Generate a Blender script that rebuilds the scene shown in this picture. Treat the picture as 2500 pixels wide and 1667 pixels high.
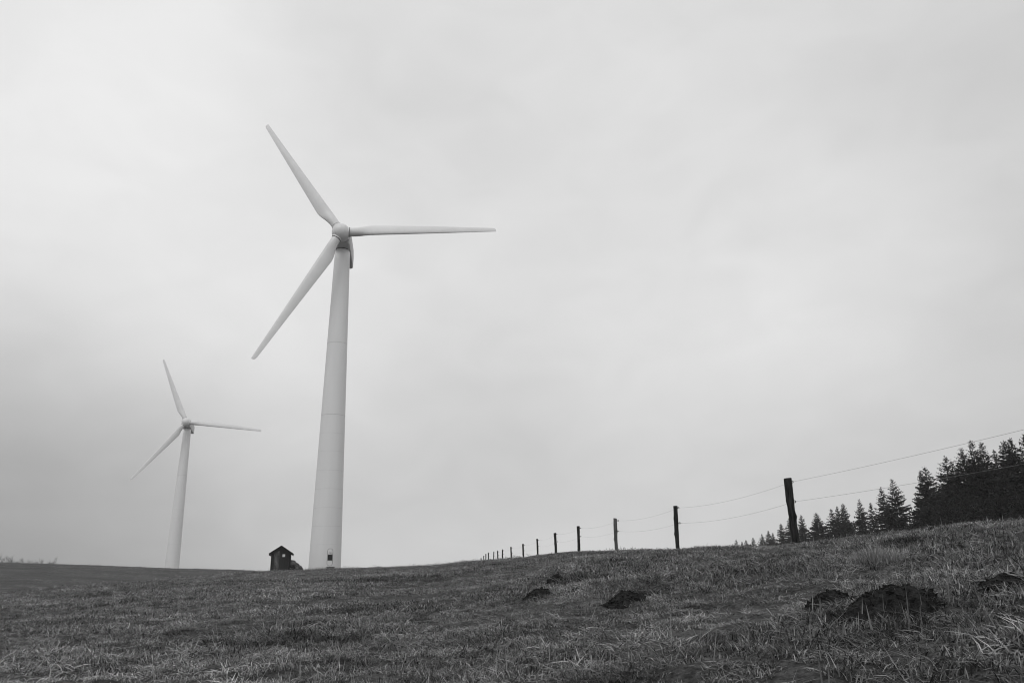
import bpy, math, random
import numpy as np
from mathutils import Matrix, Vector

# ------------------------------------------------------------------ camera, sky, sun, exposure
for o in list(bpy.data.objects):
    bpy.data.objects.remove(o)
SC = bpy.context.scene
COL = SC.collection
PW, PH, F = 2500.0, 1667.0, 1875.0          # photo size and focal length in its pixels
PITCH, ROLL = math.radians(16.9), math.radians(-0.72)
EYE = 0.6
_f = np.array([0, math.cos(PITCH), math.sin(PITCH)])
_u = np.array([0, -math.sin(PITCH), math.cos(PITCH)])
_r = np.array([1.0, 0, 0])
RT = _r * math.cos(ROLL) + _u * math.sin(ROLL)
UP = -_r * math.sin(ROLL) + _u * math.cos(ROLL)
cd = bpy.data.cameras.new('camera')
cd.sensor_width = 36.0
cd.sensor_fit = 'HORIZONTAL'
cd.lens = 27.0
cd.clip_start = 0.05
cd.clip_end = 6000
cam = bpy.data.objects.new('camera', cd)
COL.objects.link(cam)
cam.matrix_world = Matrix(((RT[0], UP[0], -_f[0], 0), (RT[1], UP[1], -_f[1], 0), (RT[2], UP[2], -_f[2], EYE), (0, 0, 0, 1)))
SC.camera = cam


def ray(px, py):
    return RT * ((px - PW / 2) / F) + UP * ((PH / 2 - py) / F) + _f


def at(px, py, Y):
    """world point seen at photo pixel (px, py), Y metres ahead of the camera"""
    d = ray(px, py)
    p = d * (Y / d[1])
    return np.array([p[0], p[1], p[2] + EYE])


SC.view_settings.view_transform = 'Standard'
SC.view_settings.look = 'None'
SC.view_settings.exposure = 0.0
SC.view_settings.gamma = 1.0
SC.cycles.use_denoising = True
SC.cycles.use_adaptive_sampling = False
SC.cycles.filter_width = 1.05
SC.cycles.max_bounces = 6
SC.cycles.volume_bounces = 2
SC.cycles.transparent_max_bounces = 8

SUN_EL, SUN_AZ = math.radians(50), math.radians(208)     # azimuth clockwise from +Y (ahead)
W = bpy.data.worlds.new('World')
SC.world = W
W.use_nodes = True
nt = W.node_tree
nt.nodes.clear()
N, L = nt.nodes, nt.links


def nd(t, **k):
    n = N.new(t)
    for a, v in k.items():
        setattr(n, a, v)
    return n


def mth(op, a, b=None, c=None):
    n = nd('ShaderNodeMath', operation=op)
    for i, v in enumerate((a, b, c)):
        if v is None:
            continue
        if isinstance(v, (int, float)):
            n.inputs[i].default_value = v
        else:
            L.new(v, n.inputs[i])
    return n.outputs[0]


tc = nd('ShaderNodeTexCoord')
DIR = tc.outputs['Generated']
sky = nd('ShaderNodeTexSky', sky_type='NISHITA', sun_disc=False, sun_elevation=SUN_EL, sun_rotation=SUN_AZ)
bw = nd('ShaderNodeRGBToBW')
L.new(sky.outputs[0], bw.inputs[0])
sep = nd('ShaderNodeSeparateXYZ')
L.new(DIR, sep.inputs[0])
# cloud cover: a pale deck with large soft bright and dark cloud masses, in world directions
BASE = 6.457
# (px, py, amount, angular radius in degrees)
LOBES = [
    (150, 180, 1.189, 16),
    (420, 560, 0.458, 9),
    (60, 640, 0.138, 8),
    (-60, 1050, 3.202, 14),
    (120, 1340, -2.818, 11),
    (-300, 1350, -4.007, 14),
    (520, 1300, -0.455, 8),
    (1250, 1100, -0.701, 6),
    (1000, 1180, -1.022, 8),
    (1600, 1150, -0.176, 12),
    (1750, 620, 0.357, 9),
    (2150, 720, 1.382, 8),
    (2560, 150, -0.716, 14),
    (2500, 760, 0.341, 7),
    (2400, 1080, -1.223, 11),
    (1200, 1330, 1.087, 12),
    (1050, 250, -0.401, 10),
    (700, 1000, 1.036, 8),
    (1500, 560, 1.029, 12),
    (2200, 1250, 0.272, 10),
]
acc = None
for (px, py, amt, sg) in LOBES:
    d = ray(px, py)
    d = d / np.linalg.norm(d)
    dt = nd('ShaderNodeVectorMath', operation='DOT_PRODUCT')
    L.new(DIR, dt.inputs[0])
    dt.inputs[1].default_value = tuple(d)
    k = 1.0 / (math.radians(sg) ** 2)
    e = mth('EXPONENT', mth('MULTIPLY', mth('SUBTRACT', dt.outputs['Value'], 1.0), k))
    v = mth('MULTIPLY', e, amt)
    acc = v if acc is None else mth('ADD', acc, v)
# overhead and behind the camera the cover is brighter
ov = mth('MULTIPLY', mth('POWER', mth('MAXIMUM', sep.outputs['Z'], 0.0), 2.0), 2.2)
acc = mth('ADD', acc, ov)
bk = mth('MULTIPLY', mth('MAXIMUM', mth('MULTIPLY', sep.outputs['Y'], -1.0), 0.0), 3.2)
acc = mth('ADD', acc, bk)
mp = nd('ShaderNodeMapping')
mp.inputs['Scale'].default_value = (1.0, 1.0, 1.7)
mp.inputs['Rotation'].default_value = (0.2, 0.35, 0.5)
L.new(DIR, mp.inputs['Vector'])
nz = nd('ShaderNodeTexNoise')
nz.inputs['Scale'].default_value = 3.2
nz.inputs['Detail'].default_value = 3.5
nz.inputs['Roughness'].default_value = 0.42
nz.inputs['Distortion'].default_value = 0.5
L.new(mp.outputs[0], nz.inputs['Vector'])
nz2 = nd('ShaderNodeTexNoise')
nz2.inputs['Scale'].default_value = 9.0
nz2.inputs['Detail'].default_value = 3.0
nz2.inputs['Roughness'].default_value = 0.45
nz2.inputs['Distortion'].default_value = 0.8
L.new(mp.outputs[0], nz2.inputs['Vector'])
acc = mth('ADD', acc, mth('MULTIPLY', mth('SUBTRACT', nz.outputs[0], 0.5), 1.6))
acc = mth('ADD', acc, mth('MULTIPLY', mth('SUBTRACT', nz2.outputs[0], 0.5), 1.0))
cloud = mth('ADD', acc, BASE)
mx = nd('ShaderNodeMix', data_type='FLOAT')
mx.inputs[0].default_value = 0.92
L.new(bw.outputs[0], mx.inputs[2])
L.new(cloud, mx.inputs[3])
bg = nd('ShaderNodeBackground')
bg.inputs['Strength'].default_value = 0.1
L.new(mx.outputs[0], bg.inputs['Color'])
wo = nd('ShaderNodeOutputWorld')
L.new(bg.outputs[0], wo.inputs['Surface'])

sd = bpy.data.lights.new('sun', 'SUN')
sd.energy = 0.7
sd.angle = math.radians(25)
sun = bpy.data.objects.new('sun', sd)
COL.objects.link(sun)
sdir = Vector((math.sin(SUN_AZ) * math.cos(SUN_EL), math.cos(SUN_AZ) * math.cos(SUN_EL), math.sin(SUN_EL)))
sun.rotation_euler = sdir.to_track_quat('Z', 'Y').to_euler()
sun.location = (0, -20, 60)


# ------------------------------------------------------------------ helpers
def tag(o, label, cat, group=None, kind=None):
    o['label'] = label
    if cat:
        o['category'] = cat
    if group:
        o['group'] = group
    if kind:
        o['kind'] = kind
    return o


class MB:
    def __init__(s):
        s.v, s.f, s.a, s.n = [], [], [], 0

    def add(s, v, f, tone=None):
        v = np.asarray(v, float).reshape(-1, 3)
        s.v.append(v)
        s.f += [tuple(int(i) + s.n for i in q) for q in f]
        if tone is not None:
            s.a.append(np.full(len(v), tone))
        s.n += len(v)

    def box(s, c, h, R=None):
        c = np.asarray(c, float)
        p = np.array([[x, y, z] for x in (-1, 1) for y in (-1, 1) for z in (-1, 1)]) * np.asarray(h, float)
        if R is not None:
            p = p @ np.asarray(R).T
        s.add(p + c, [(0, 1, 3, 2), (4, 6, 7, 5), (0, 4, 5, 1), (2, 3, 7, 6), (0, 2, 6, 4), (1, 5, 7, 3)])

    def loft(s, rings, cap0=True, cap1=True, closed=True):
        n = len(rings[0])
        f = []
        for i in range(len(rings) - 1):
            for j in range(n if closed else n - 1):
                k = (j + 1) % n
                f.append((i * n + j, i * n + k, (i + 1) * n + k, (i + 1) * n + j))
        if cap0:
            f.append(tuple(range(n - 1, -1, -1)))
        if cap1:
            m = (len(rings) - 1) * n
            f.append(tuple(m + j for j in range(n)))
        s.add(np.concatenate(rings), f)

    def tube(s, pts, rad, n=8, caps=True):
        pts = np.asarray(pts, float)
        rad = np.broadcast_to(np.asarray(rad, float), (len(pts),))
        rings = []
        for i, p in enumerate(pts):
            t = pts[min(i + 1, len(pts) - 1)] - pts[max(i - 1, 0)]
            t = t / (np.linalg.norm(t) + 1e-12)
            a = np.array([0, 0, 1.0]) if abs(t[2]) < 0.9 else np.array([1.0, 0, 0])
            b = np.cross(t, a); b /= np.linalg.norm(b)
            c = np.cross(t, b)
            th = np.arange(n) * 2 * math.pi / n
            rings.append(p + rad[i] * (np.outer(np.cos(th), b) + np.outer(np.sin(th), c)))
        s.loft(rings, caps, caps)

    def torus(s, c, R, r, ax, n=18, m=8):
        ax = np.asarray(ax, float); ax /= np.linalg.norm(ax)
        a = np.array([0, 0, 1.0]) if abs(ax[2]) < 0.9 else np.array([1.0, 0, 0])
        b = np.cross(ax, a); b /= np.linalg.norm(b)
        d = np.cross(ax, b)
        v, f = [], []
        for i in range(n):
            t = 2 * math.pi * i / n
            e = math.cos(t) * b + math.sin(t) * d
            for j in range(m):
                q = 2 * math.pi * j / m
                v.append(np.asarray(c) + e * (R + r * math.cos(q)) + ax * r * math.sin(q))
                f.append((i * m + j, ((i + 1) % n) * m + j, ((i + 1) % n) * m + (j + 1) % m, i * m + (j + 1) % m))
        s.add(v, f)

    def mesh(s, name, mat, smooth=False):
        me = bpy.data.meshes.new(name)
        V = np.concatenate(s.v) if s.v else np.zeros((0, 3))
        me.from_pydata(V.tolist(), [], s.f)
        if s.a:
            at_ = me.attributes.new('tone', 'FLOAT', 'POINT')
            at_.data.foreach_set('value', np.concatenate(s.a).astype(np.float32))
        if smooth:
            me.polygons.foreach_set('use_smooth', [True] * len(me.polygons))
        me.update()
        if mat:
            me.materials.append(mat)
        return me

    def build(s, name, mat, parent=None, smooth=False, sharp=None):
        me = s.mesh(name, mat, smooth)
        if sharp is not None:
            me.set_sharp_from_angle(angle=math.radians(sharp))
        o = bpy.data.objects.new(name, me)
        COL.objects.link(o)
        if parent is not None:
            o.parent = parent
        return o


def empty(name, loc, rz=0.0):
    o = bpy.data.objects.new(name, None)
    o.empty_display_size = 0.3
    COL.objects.link(o)
    o.location = loc
    o.rotation_euler = (0, 0, rz)
    return o


def hsh(ix, iy, seed):
    n = (ix.astype(np.int64) * 374761393 + iy.astype(np.int64) * 668265263 + seed * 1274126177) & 0xFFFFFFFF
    n = ((n ^ (n >> 13)) * 1274126177) & 0xFFFFFFFF
    return ((n ^ (n >> 16)) & 0xFFFFFF) / float(0xFFFFFF)


def vnoise(x, y, seed=0):
    x = np.asarray(x, float); y = np.asarray(y, float)
    ix, iy = np.floor(x), np.floor(y)
    fx, fy = x - ix, y - iy
    fx = fx * fx * fx * (fx * (fx * 6 - 15) + 10)
    fy = fy * fy * fy * (fy * (fy * 6 - 15) + 10)
    a, b = hsh(ix, iy, seed), hsh(ix + 1, iy, seed)
    c, d = hsh(ix, iy + 1, seed), hsh(ix + 1, iy + 1, seed)
    return (a * (1 - fx) + b * fx) * (1 - fy) + (c * (1 - fx) + d * fx) * fy - 0.5


def fbm(x, y, seed=0, o=3):
    r, a = 0, 1.0
    for i in range(o):
        r = r + a * vnoise(x * 2 ** i + 17.3 * i, y * 2 ** i - 9.1 * i, seed + i)
        a *= 0.5
    return r


# ------------------------------------------------------------------ materials (the photograph is black and white: all greys)
def mat(name, col, rough=0.7, spec=0.3, noise=None, bump=None, attr=False, stretch=None, transl=0.0):
    """noise = (scale, dark multiplier, light multiplier, detail); bump = (scale, strength, distance)"""
    m = bpy.data.materials.new(name)
    m.use_nodes = True
    t = m.node_tree
    b = t.nodes['Principled BSDF']
    b.inputs['Roughness'].default_value = rough
    b.inputs['Specular IOR Level'].default_value = spec
    b.inputs['Base Color'].default_value = (col, col, col, 1)
    co = t.nodes.new('ShaderNodeTexCoord')
    vec = co.outputs['Object']
    if stretch:
        q = t.nodes.new('ShaderNodeMapping')
        q.inputs['Scale'].default_value = stretch
        t.links.new(vec, q.inputs['Vector'])
        vec = q.outputs[0]
    cur = None
    if noise:
        z = t.nodes.new('ShaderNodeTexNoise')
        z.inputs['Scale'].default_value = noise[0]
        z.inputs['Detail'].default_value = noise[3]
        z.inputs['Roughness'].default_value = 0.6
        t.links.new(vec, z.inputs['Vector'])
        r = t.nodes.new('ShaderNodeMapRange')
        r.inputs['From Min'].default_value = 0.3
        r.inputs['From Max'].default_value = 0.7
        r.inputs['To Min'].default_value = col * noise[1]
        r.inputs['To Max'].default_value = col * noise[2]
        t.links.new(z.outputs[0], r.inputs['Value'])
        cur = r.outputs[0]
    if attr:
        a = t.nodes.new('ShaderNodeAttribute')
        a.attribute_name = 'tone'
        mm = t.nodes.new('ShaderNodeMath'); mm.operation = 'MULTIPLY'
        t.links.new(a.outputs['Fac'], mm.inputs[0])
        if cur is None:
            mm.inputs[1].default_value = col
        else:
            t.links.new(cur, mm.inputs[1])
        cur = mm.outputs[0]
    if cur is not None:
        t.links.new(cur, b.inputs['Base Color'])
    if bump:
        z = t.nodes.new('ShaderNodeTexNoise')
        z.inputs['Scale'].default_value = bump[0]
        z.inputs['Detail'].default_value = 5
        t.links.new(vec, z.inputs['Vector'])
        bn = t.nodes.new('ShaderNodeBump')
        bn.inputs['Strength'].default_value = bump[1]
        bn.inputs['Distance'].default_value = bump[2]
        t.links.new(z.outputs[0], bn.inputs['Height'])
        t.links.new(bn.outputs[0], b.inputs['Normal'])
    return m


M_TOWER = mat('tower_paint', 0.68, 0.5, 0.3, (0.9, 0.965, 1.025, 6), None, stretch=(1, 1, 0.12))
M_BLADE = mat('blade_gelcoat', 0.66, 0.4, 0.35, (0.5, 0.95, 1.04, 4))
M_NAC = mat('nacelle_paint', 0.55, 0.5, 0.4, (1.2, 0.9, 1.05, 4))
M_DARKMETAL = mat('dark_metal', 0.06, 0.5, 0.4, (6, 0.7, 1.3, 3))
M_SEAM = mat('weld_seam', 0.52, 0.6, 0.2, (2, 0.8, 1.1, 3))
M_FRAME = mat('door_seal', 0.16, 0.6, 0.3, (5, 0.8, 1.2, 3))
M_VENT = mat('vent_grille', 0.02, 0.6, 0.3, (8, 0.7, 1.4, 3))
M_SHED = mat('shed_planks', 0.026, 0.85, 0.15, (3.0, 0.7, 1.35, 5), (9, 0.5, 0.02), stretch=(5, 5, 0.5))
M_ROOF = mat('shed_roof_felt', 0.014, 0.9, 0.15, (4, 0.6, 1.5, 4), (20, 0.4, 0.01))
M_ROCK = mat('boulder_stone', 0.075, 0.9, 0.15, (2.2, 0.45, 1.7, 6), (5, 0.6, 0.05))
M_POST = mat('weathered_post', 0.013, 0.9, 0.1, (9, 0.3, 3.2, 5), (22, 0.9, 0.01), stretch=(3, 3, 0.5))
M_POSTL = mat('pale_weathered_post', 0.085, 0.9, 0.1, (9, 0.6, 1.5, 5), (22, 0.7, 0.01), stretch=(3, 3, 0.5))
M_INS = mat('black_insulator', 0.012, 0.5, 0.4, (30, 0.8, 1.2, 2))
M_WIRE = mat('fence_wire', 0.16, 0.5, 0.5, (30, 0.8, 1.2, 2))
M_SOIL = mat('molehill_soil', 0.016, 0.97, 0.04, (30, 0.2, 2.4, 6), (70, 1.0, 0.012))  # strong colour noise also paints lit crumb tops into the soil
M_BARK = mat('spruce_bark', 0.05, 0.9, 0.1, (6, 0.6, 1.4, 4))
M_NEEDLE = mat('spruce_needles', 0.016, 0.75, 0.15, (0.8, 0.55, 1.5, 3), attr=True)
M_TWIG = mat('bare_twigs', 0.07, 0.9, 0.1, (3, 0.7, 1.3, 3))
M_SHRUB = mat('pale_bare_twigs', 0.17, 0.9, 0.1, (3, 0.7, 1.3, 3))


def glass_mat():  # sky reflection painted into the pane as pale uneven grey
    m = bpy.data.materials.new('painted_sky_pane')
    m.use_nodes = True
    b = m.node_tree.nodes['Principled BSDF']
    b.inputs['Base Color'].default_value = (0.55, 0.55, 0.55, 1)
    b.inputs['Roughness'].default_value = 0.25
    b.inputs['Specular IOR Level'].default_value = 0.8
    z = m.node_tree.nodes.new('ShaderNodeTexNoise')
    z.inputs['Scale'].default_value = 4
    r = m.node_tree.nodes.new('ShaderNodeMapRange')
    r.inputs['To Min'].default_value = 0.42
    r.inputs['To Max'].default_value = 0.75
    m.node_tree.links.new(z.outputs[0], r.inputs['Value'])
    m.node_tree.links.new(r.outputs[0], b.inputs['Base Color'])
    return m


M_PANE = glass_mat()


def ground_mat():
    m = bpy.data.materials.new('turf_ground')
    m.use_nodes = True
    t = m.node_tree
    b = t.nodes['Principled BSDF']
    b.inputs['Roughness'].default_value = 0.95
    b.inputs['Specular IOR Level'].default_value = 0.1
    co = t.nodes.new('ShaderNodeTexCoord')
    val = None
    for sc_, dt, lo, hi in ((0.11, 6, 0.68, 1.34), (2.2, 6, 0.55, 1.45), (42.0, 6, 0.15, 1.9)):
        z = t.nodes.new('ShaderNodeTexNoise')
        z.inputs['Scale'].default_value = sc_
        z.inputs['Detail'].default_value = dt
        z.inputs['Roughness'].default_value = 0.65
        t.links.new(co.outputs['Object'], z.inputs['Vector'])
        r = t.nodes.new('ShaderNodeMapRange')
        r.inputs['From Min'].default_value = 0.3
        r.inputs['From Max'].default_value = 0.7
        r.inputs['To Min'].default_value = lo
        r.inputs['To Max'].default_value = hi
        t.links.new(z.outputs[0], r.inputs['Value'])
        q = t.nodes.new('ShaderNodeMath'); q.operation = 'MULTIPLY'
        t.links.new(r.outputs[0], q.inputs[0])
        if val is None:
            q.inputs[1].default_value = 0.058
        else:
            t.links.new(val, q.inputs[1])
        val = q.outputs[0]
    t.links.new(val, b.inputs['Base Color'])
    z = t.nodes.new('ShaderNodeTexNoise')
    z.inputs['Scale'].default_value = 30
    z.inputs['Detail'].default_value = 6
    t.links.new(co.outputs['Object'], z.inputs['Vector'])
    bn = t.nodes.new('ShaderNodeBump')
    bn.inputs['Strength'].default_value = 0.9
    bn.inputs['Distance'].default_value = 0.03
    t.links.new(z.outputs[0], bn.inputs['Height'])
    t.links.new(bn.outputs[0], b.inputs['Normal'])
    return m


M_GROUND = ground_mat()


def grass_mat():
    m = bpy.data.materials.new('meadow_grass')
    m.use_nodes = True
    t = m.node_tree
    b = t.nodes['Principled BSDF']
    b.inputs['Roughness'].default_value = 0.55
    b.inputs['Specular IOR Level'].default_value = 0.35
    a = t.nodes.new('ShaderNodeAttribute'); a.attribute_name = 'tone'
    d = t.nodes.new('ShaderNodeAttribute'); d.attribute_type = 'INSTANCER'; d.attribute_name = 'dry'
    q = t.nodes.new('ShaderNodeMath'); q.operation = 'MULTIPLY'
    t.links.new(a.outputs['Fac'], q.inputs[0]); t.links.new(d.outputs['Fac'], q.inputs[1])
    t.links.new(q.outputs[0], b.inputs['Base Color'])
    tr = t.nodes.new('ShaderNodeBsdfTranslucent')
    t.links.new(q.outputs[0], tr.inputs['Color'])
    mxs = t.nodes.new('ShaderNodeMixShader'); mxs.inputs[0].default_value = 0.22
    t.links.new(b.outputs[0], mxs.inputs[1]); t.links.new(tr.outputs[0], mxs.inputs[2])
    t.links.new(mxs.outputs[0], t.nodes['Material Output'].inputs['Surface'])
    return m


M_GRASS = grass_mat()

# ------------------------------------------------------------------ terrain
S = PW / 2352.0


def prof(pts):
    a, v = [], []
    for x, y in pts:
        y = y + np.interp(x, [900, 1100, 1415, 1556, 1700, 1828, 2352], [1.0, 2.5, 6, 9, 13, 13.5, 15.5])
        d = ray(x * S, y * S)
        a.append(math.atan2(d[0], d[1])); v.append(d[2] / math.hypot(d[0], d[1]))
    return a, v


# skyline of the near slope (2352 px picture)
na, nv = prof([(-150, 1374), (0, 1362), (300, 1340), (480, 1324), (560, 1314), (620, 1311.5), (680, 1310.5), (710, 1309), (780, 1306), (900, 1303), (1000, 1298), (1060, 1290.5), (1105, 1286),
               (1190, 1279), (1230, 1274), (1280, 1268), (1330, 1264.5), (1420, 1261), (1556, 1256), (1660, 1250), (1740, 1247), (1828, 1240), (1920, 1231), (2000, 1223), (2100, 1211), (2200, 1199), (2290, 1190), (2352, 1186), (2500, 1176)])
NA = np.array([-math.pi, -1.6] + na + [1.6, math.pi]); NV = np.array([-0.03, -0.04] + nv + [0.03, -0.03])
# distance of that skyline
ra, _ = prof([(x, 1300) for x in (-150, 0, 300, 560, 700, 800, 1000, 1100, 1150, 1200, 1233, 1274, 1328, 1415, 1557, 1828, 2100, 2352, 2500)])
RA = np.array([-math.pi, -1.6] + ra + [1.6, math.pi])
RV = np.array([25, 28, 40, 45, 55, 78, 86, 84, 80, 72, 65, 58, 51, 44, 37, 30, 22.5, 15.3, 13, 12, 12, 12, 25])
# far field rising behind the dip on the left
fa, fv = prof([(-150, 1284), (0, 1290), (200, 1296.5), (400, 1304), (540, 1307), (620, 1312), (720, 1335), (2500, 1240)])
FA = np.array([-math.pi, -1.6] + fa[:-1] + [math.pi]); FV = np.array([-0.02, -0.02] + fv[:-1] + [-0.02])


def terr(x, y, bumps=True):
    x = np.asarray(x, float); y = np.asarray(y, float)
    r = np.hypot(x, y) + 1e-6
    az = np.arctan2(x, y)
    # the profiles are smoothed in azimuth a little, more so close to the camera
    Tn = (np.interp(az, NA, NV) + np.interp(az - 0.012, NA, NV) + np.interp(az + 0.012, NA, NV)) / 3
    Rc = (np.interp(az, RA, RV) + np.interp(az - 0.03, RA, RV) + np.interp(az + 0.03, RA, RV)) / 3
    wl = np.clip((-az - 0.215) / 0.10, 0, 1)           # 1 on the left, where a farther field shows
    wl = wl * wl * (3 - 2 * wl)
    Tf = np.where(az < -0.2, np.minimum(np.interp(az, FA, FV), 1), 0) * wl + (Tn - 0.024) * (1 - wl)
    Rf = 205.0
    k0, k1 = Rc, 1.7 * Rc
    T0, T1 = Tn, Tn - (0.0065 * wl + (1 - wl) * EYE * 0.49 / (1.7 * Rc))
    T2, T3, T4 = Tf, Tf - 0.012, Tf - 0.04
    near = Tn - EYE * (1 - np.minimum(r, Rc) / Rc) ** 2 / r
    lr = np.log(r)

    def st(a, b, A, B):
        u = np.clip((lr - np.log(a)) / (np.log(b) - np.log(a)), 0, 1)
        u = u * u * (3 - 2 * u)
        return A + (B - A) * u
    T = np.where(r < k0, near, st(k0, k1, T0, T1))
    T = np.where(r > k1, st(k1, Rf, T1, T2), T)
    T = np.where(r > Rf, st(Rf, 2.1 * Rf, T2, T3), T)
    T = np.where(r > 2.1 * Rf, st(2.1 * Rf, 1000.0, T3, T4), T)
    z = r * T + EYE
    if bumps:
        nr = 1 / (1 + (r / 30) ** 2)
        z = z + 0.055 * fbm(x * 1.3, y * 1.3, 3, 3) * nr + 0.03 * vnoise(x * 4.2, y * 4.2, 9) * nr + 0.05 * fbm(x * 4.6, y * 4.6, 13, 2) / (1 + (r / 11) ** 2)
        z = z + 0.11 * fbm(x * 0.22, y * 0.22, 5, 2) * np.clip((r - 3) / 12, 0, 1) * 1.0
    return z


def hz(x, y):
    return float(terr(np.array([x]), np.array([y]))[0])


def on_ground(px, py):
    d = ray(px, py); d = d / math.hypot(d[0], d[1])
    rr = np.exp(np.linspace(math.log(0.8), math.log(200), 5000))
    g = terr(d[0] * rr, d[1] * rr, False) - EYE
    hit = np.where(d[2] * rr <= g)[0]
    r = rr[hit[0]] if len(hit) else 60.0
    return d[0] * r, d[1] * r, r


def build_ground():
    az = np.concatenate([np.linspace(-math.pi, -0.85, 60, endpoint=False), np.linspace(-0.85, 0.85, 620, endpoint=False), np.linspace(0.85, math.pi, 60, endpoint=False)])
    rr = np.concatenate([[0.05], np.exp(np.linspace(math.log(0.3), math.log(1.5), 40, endpoint=False)), np.exp(np.linspace(math.log(1.5), math.log(14), 290, endpoint=False)), np.exp(np.linspace(math.log(14), math.log(1000), 200))])
    A, R = np.meshgrid(az, rr)
    X, Y = R * np.sin(A), R * np.cos(A)
    Z = terr(X, Y)
    Z[R > 400] -= 0
    nA, nR = len(az), len(rr)
    V = np.stack([X, Y, Z], -1).reshape(-1, 3)
    i, j = np.meshgrid(np.arange(nR - 1), np.arange(nA), indexing='ij')
    k = (j + 1) % nA
    Fq = np.stack([i * nA + j, i * nA + k, (i + 1) * nA + k, (i + 1) * nA + j], -1).reshape(-1, 4)
    me = bpy.data.meshes.new('ground')
    me.vertices.add(len(V)); me.vertices.foreach_set('co', V.astype(np.float32).ravel())
    me.loops.add(Fq.size); me.loops.foreach_set('vertex_index', Fq[:, ::-1].astype(np.int32).ravel())
    me.polygons.add(len(Fq)); me.polygons.foreach_set('loop_start', np.arange(0, Fq.size, 4, dtype=np.int32))
    me.polygons.foreach_set('use_smooth', np.ones(len(Fq), dtype=bool))
    me.update(calc_edges=True); me.validate()
    me.materials.append(M_GROUND)
    o = bpy.data.objects.new('ground', me)
    COL.objects.link(o)
    tag(o, 'rolling pasture hill with short winter turf under an overcast sky', 'ground', kind='structure')


build_ground()

# ------------------------------------------------------------------ wind turbines
HUBH = 45.6
TILT = math.radians(8.0)


def rot_axes(yaw):
    n = np.array([-math.sin(yaw) * math.cos(TILT), -math.cos(yaw) * math.cos(TILT), math.sin(TILT)])
    u = np.cross(n, [0, 0, 1.0]); u /= np.linalg.norm(u)
    return n, u, np.cross(u, n)


def tower_r(z, H):
    t = min(max(z / H, 0), 1)
    return 2.03 + (1.06 - 2.03) * t


TOWH = HUBH - 1.55


def circ(r, z, n=64):
    t = np.arange(n) * 2 * math.pi / n
    return np.stack([r * np.cos(t), r * np.sin(t), np.full(n, z)], -1)


def tower_mesh():
    m = MB()
    zs = list(np.linspace(-2.5, TOWH, 30))
    m.loft([circ(tower_r(z, TOWH) if z > 0 else 2.03, z) for z in zs], False, True)
    nf = len(m.f)
    # raised weld seams between the rolled steel sections
    zs = [3.1, 5.4, 7.7, 10.1, 12.5, 15.0, 17.4, 19.9, 30.0]
    for z in zs:
        big = z in (19.9, 30.0)
        w = 0.035 if big else 0.014
        r = tower_r(z, TOWH)
        p = 0.012 if big else 0.005
        m.loft([circ(r - 0.01, z - w), circ(r + p, z - w * 0.6), circ(r + p, z + w * 0.6), circ(r - 0.01, z + w)], False, False)
    me = m.mesh('tower', M_TOWER, True)
    me.materials.append(M_SEAM)
    for k in range(nf, len(me.polygons)):
        me.polygons[k].material_index = 1
    return me


def blade_mesh():
    m = MB()
    rings = []
    rs = [0.95, 1.4, 1.75, 2.0, 2.5, 3.0, 3.5, 4.0, 4.6, 5.4, 6.5, 8, 10, 12, 14, 16, 18, 19.5, 20.8, 21.5, 21.85, 22.0]
    n = 24
    for r in rs:
        if r < 1.7:
            c, th, off = 1.26, 1.26, 0.0
        elif r < 4.6:
            u = (r - 1.7) / 2.9
            u = u * u * (3 - 2 * u)
            c = 1.26 + (1.84 - 1.26) * u
            th = 1.26 + (0.55 - 1.26) * u
        else:
            u = (r - 4.6) / (22 - 4.6)
            c = 1.84 + (0.60 - 1.84) * u
            th = 0.55 * (1 - u) ** 1.1 + 0.07
        if r > 21.6:
            q = (r - 21.6) / 0.4
            c *= math.sqrt(max(1 - 0.6 * q * q, 0.05)); th *= math.sqrt(max(1 - 0.6 * q * q, 0.05))
        sh = min(max((r - 1.7) / 2.9, 0), 1)
        tw = math.radians(13 * (1 - min(r / 15, 1)) + 2) * sh
        pts = []
        for k in range(n):
            a = 2 * math.pi * k / n
            x = math.cos(a); y = math.sin(a)
            # leading edge stays 0.52 m from the pitch axis near the root and closes in with the taper
            le = 0.63 + (0.27 - 0.63) * min(max((r - 3) / 19, 0), 1)
            X = (x + 1) / 2 * c - min(le, c / 2 if r < 1.7 else le)
            s = (x + 1) / 2
            foil = 2.6 * (math.sqrt(max(s, 0)) * (1 - s) ** 0.9) * (1 if y >= 0 else 0.75) / 1.0
            circ_y = abs(y)
            yy = (circ_y * (1 - sh) + min(foil, 1.0) * sh) * th / 2 * (1 if y >= 0 else -1)
            pts.append((X * math.cos(tw) + yy * math.sin(tw) * 1.0, -X * math.sin(tw) + yy * math.cos(tw), r))
        rings.append(np.array(pts))
    m.loft(rings, True, True)
    me = m.mesh('blade', M_BLADE, True)
    me.set_sharp_from_angle(angle=math.radians(60))
    return me


def hub_mesh():
    """spinner: local Z = towards the wind"""
    m = MB()
    rings = []
    for q in np.linspace(0.03, 1, 14):
        a = q * math.pi / 2
        rings.append(circ(1.26 * math.sin(a), 1.26 * math.cos(a) * 1.0, 40))
    for z, r in ((-0.4, 1.25), (-0.75, 1.2), (-0.9, 1.08)):
        rings.append(circ(r, z, 40))
    m.loft(rings[::-1], True, True)
    return m.mesh('hub', M_BLADE, True)


def collar_mesh():
    m = MB()
    m.loft([circ(0.60, 0.80, 32), circ(0.70, 0.84, 32), circ(0.72, 1.14, 32), circ(0.71, 1.22, 32), circ(0.62, 1.23, 32)], False, False)
    me = m.mesh('collar', M_BLADE, True)
    me.set_sharp_from_angle(angle=math.radians(40))
    return me


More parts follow.
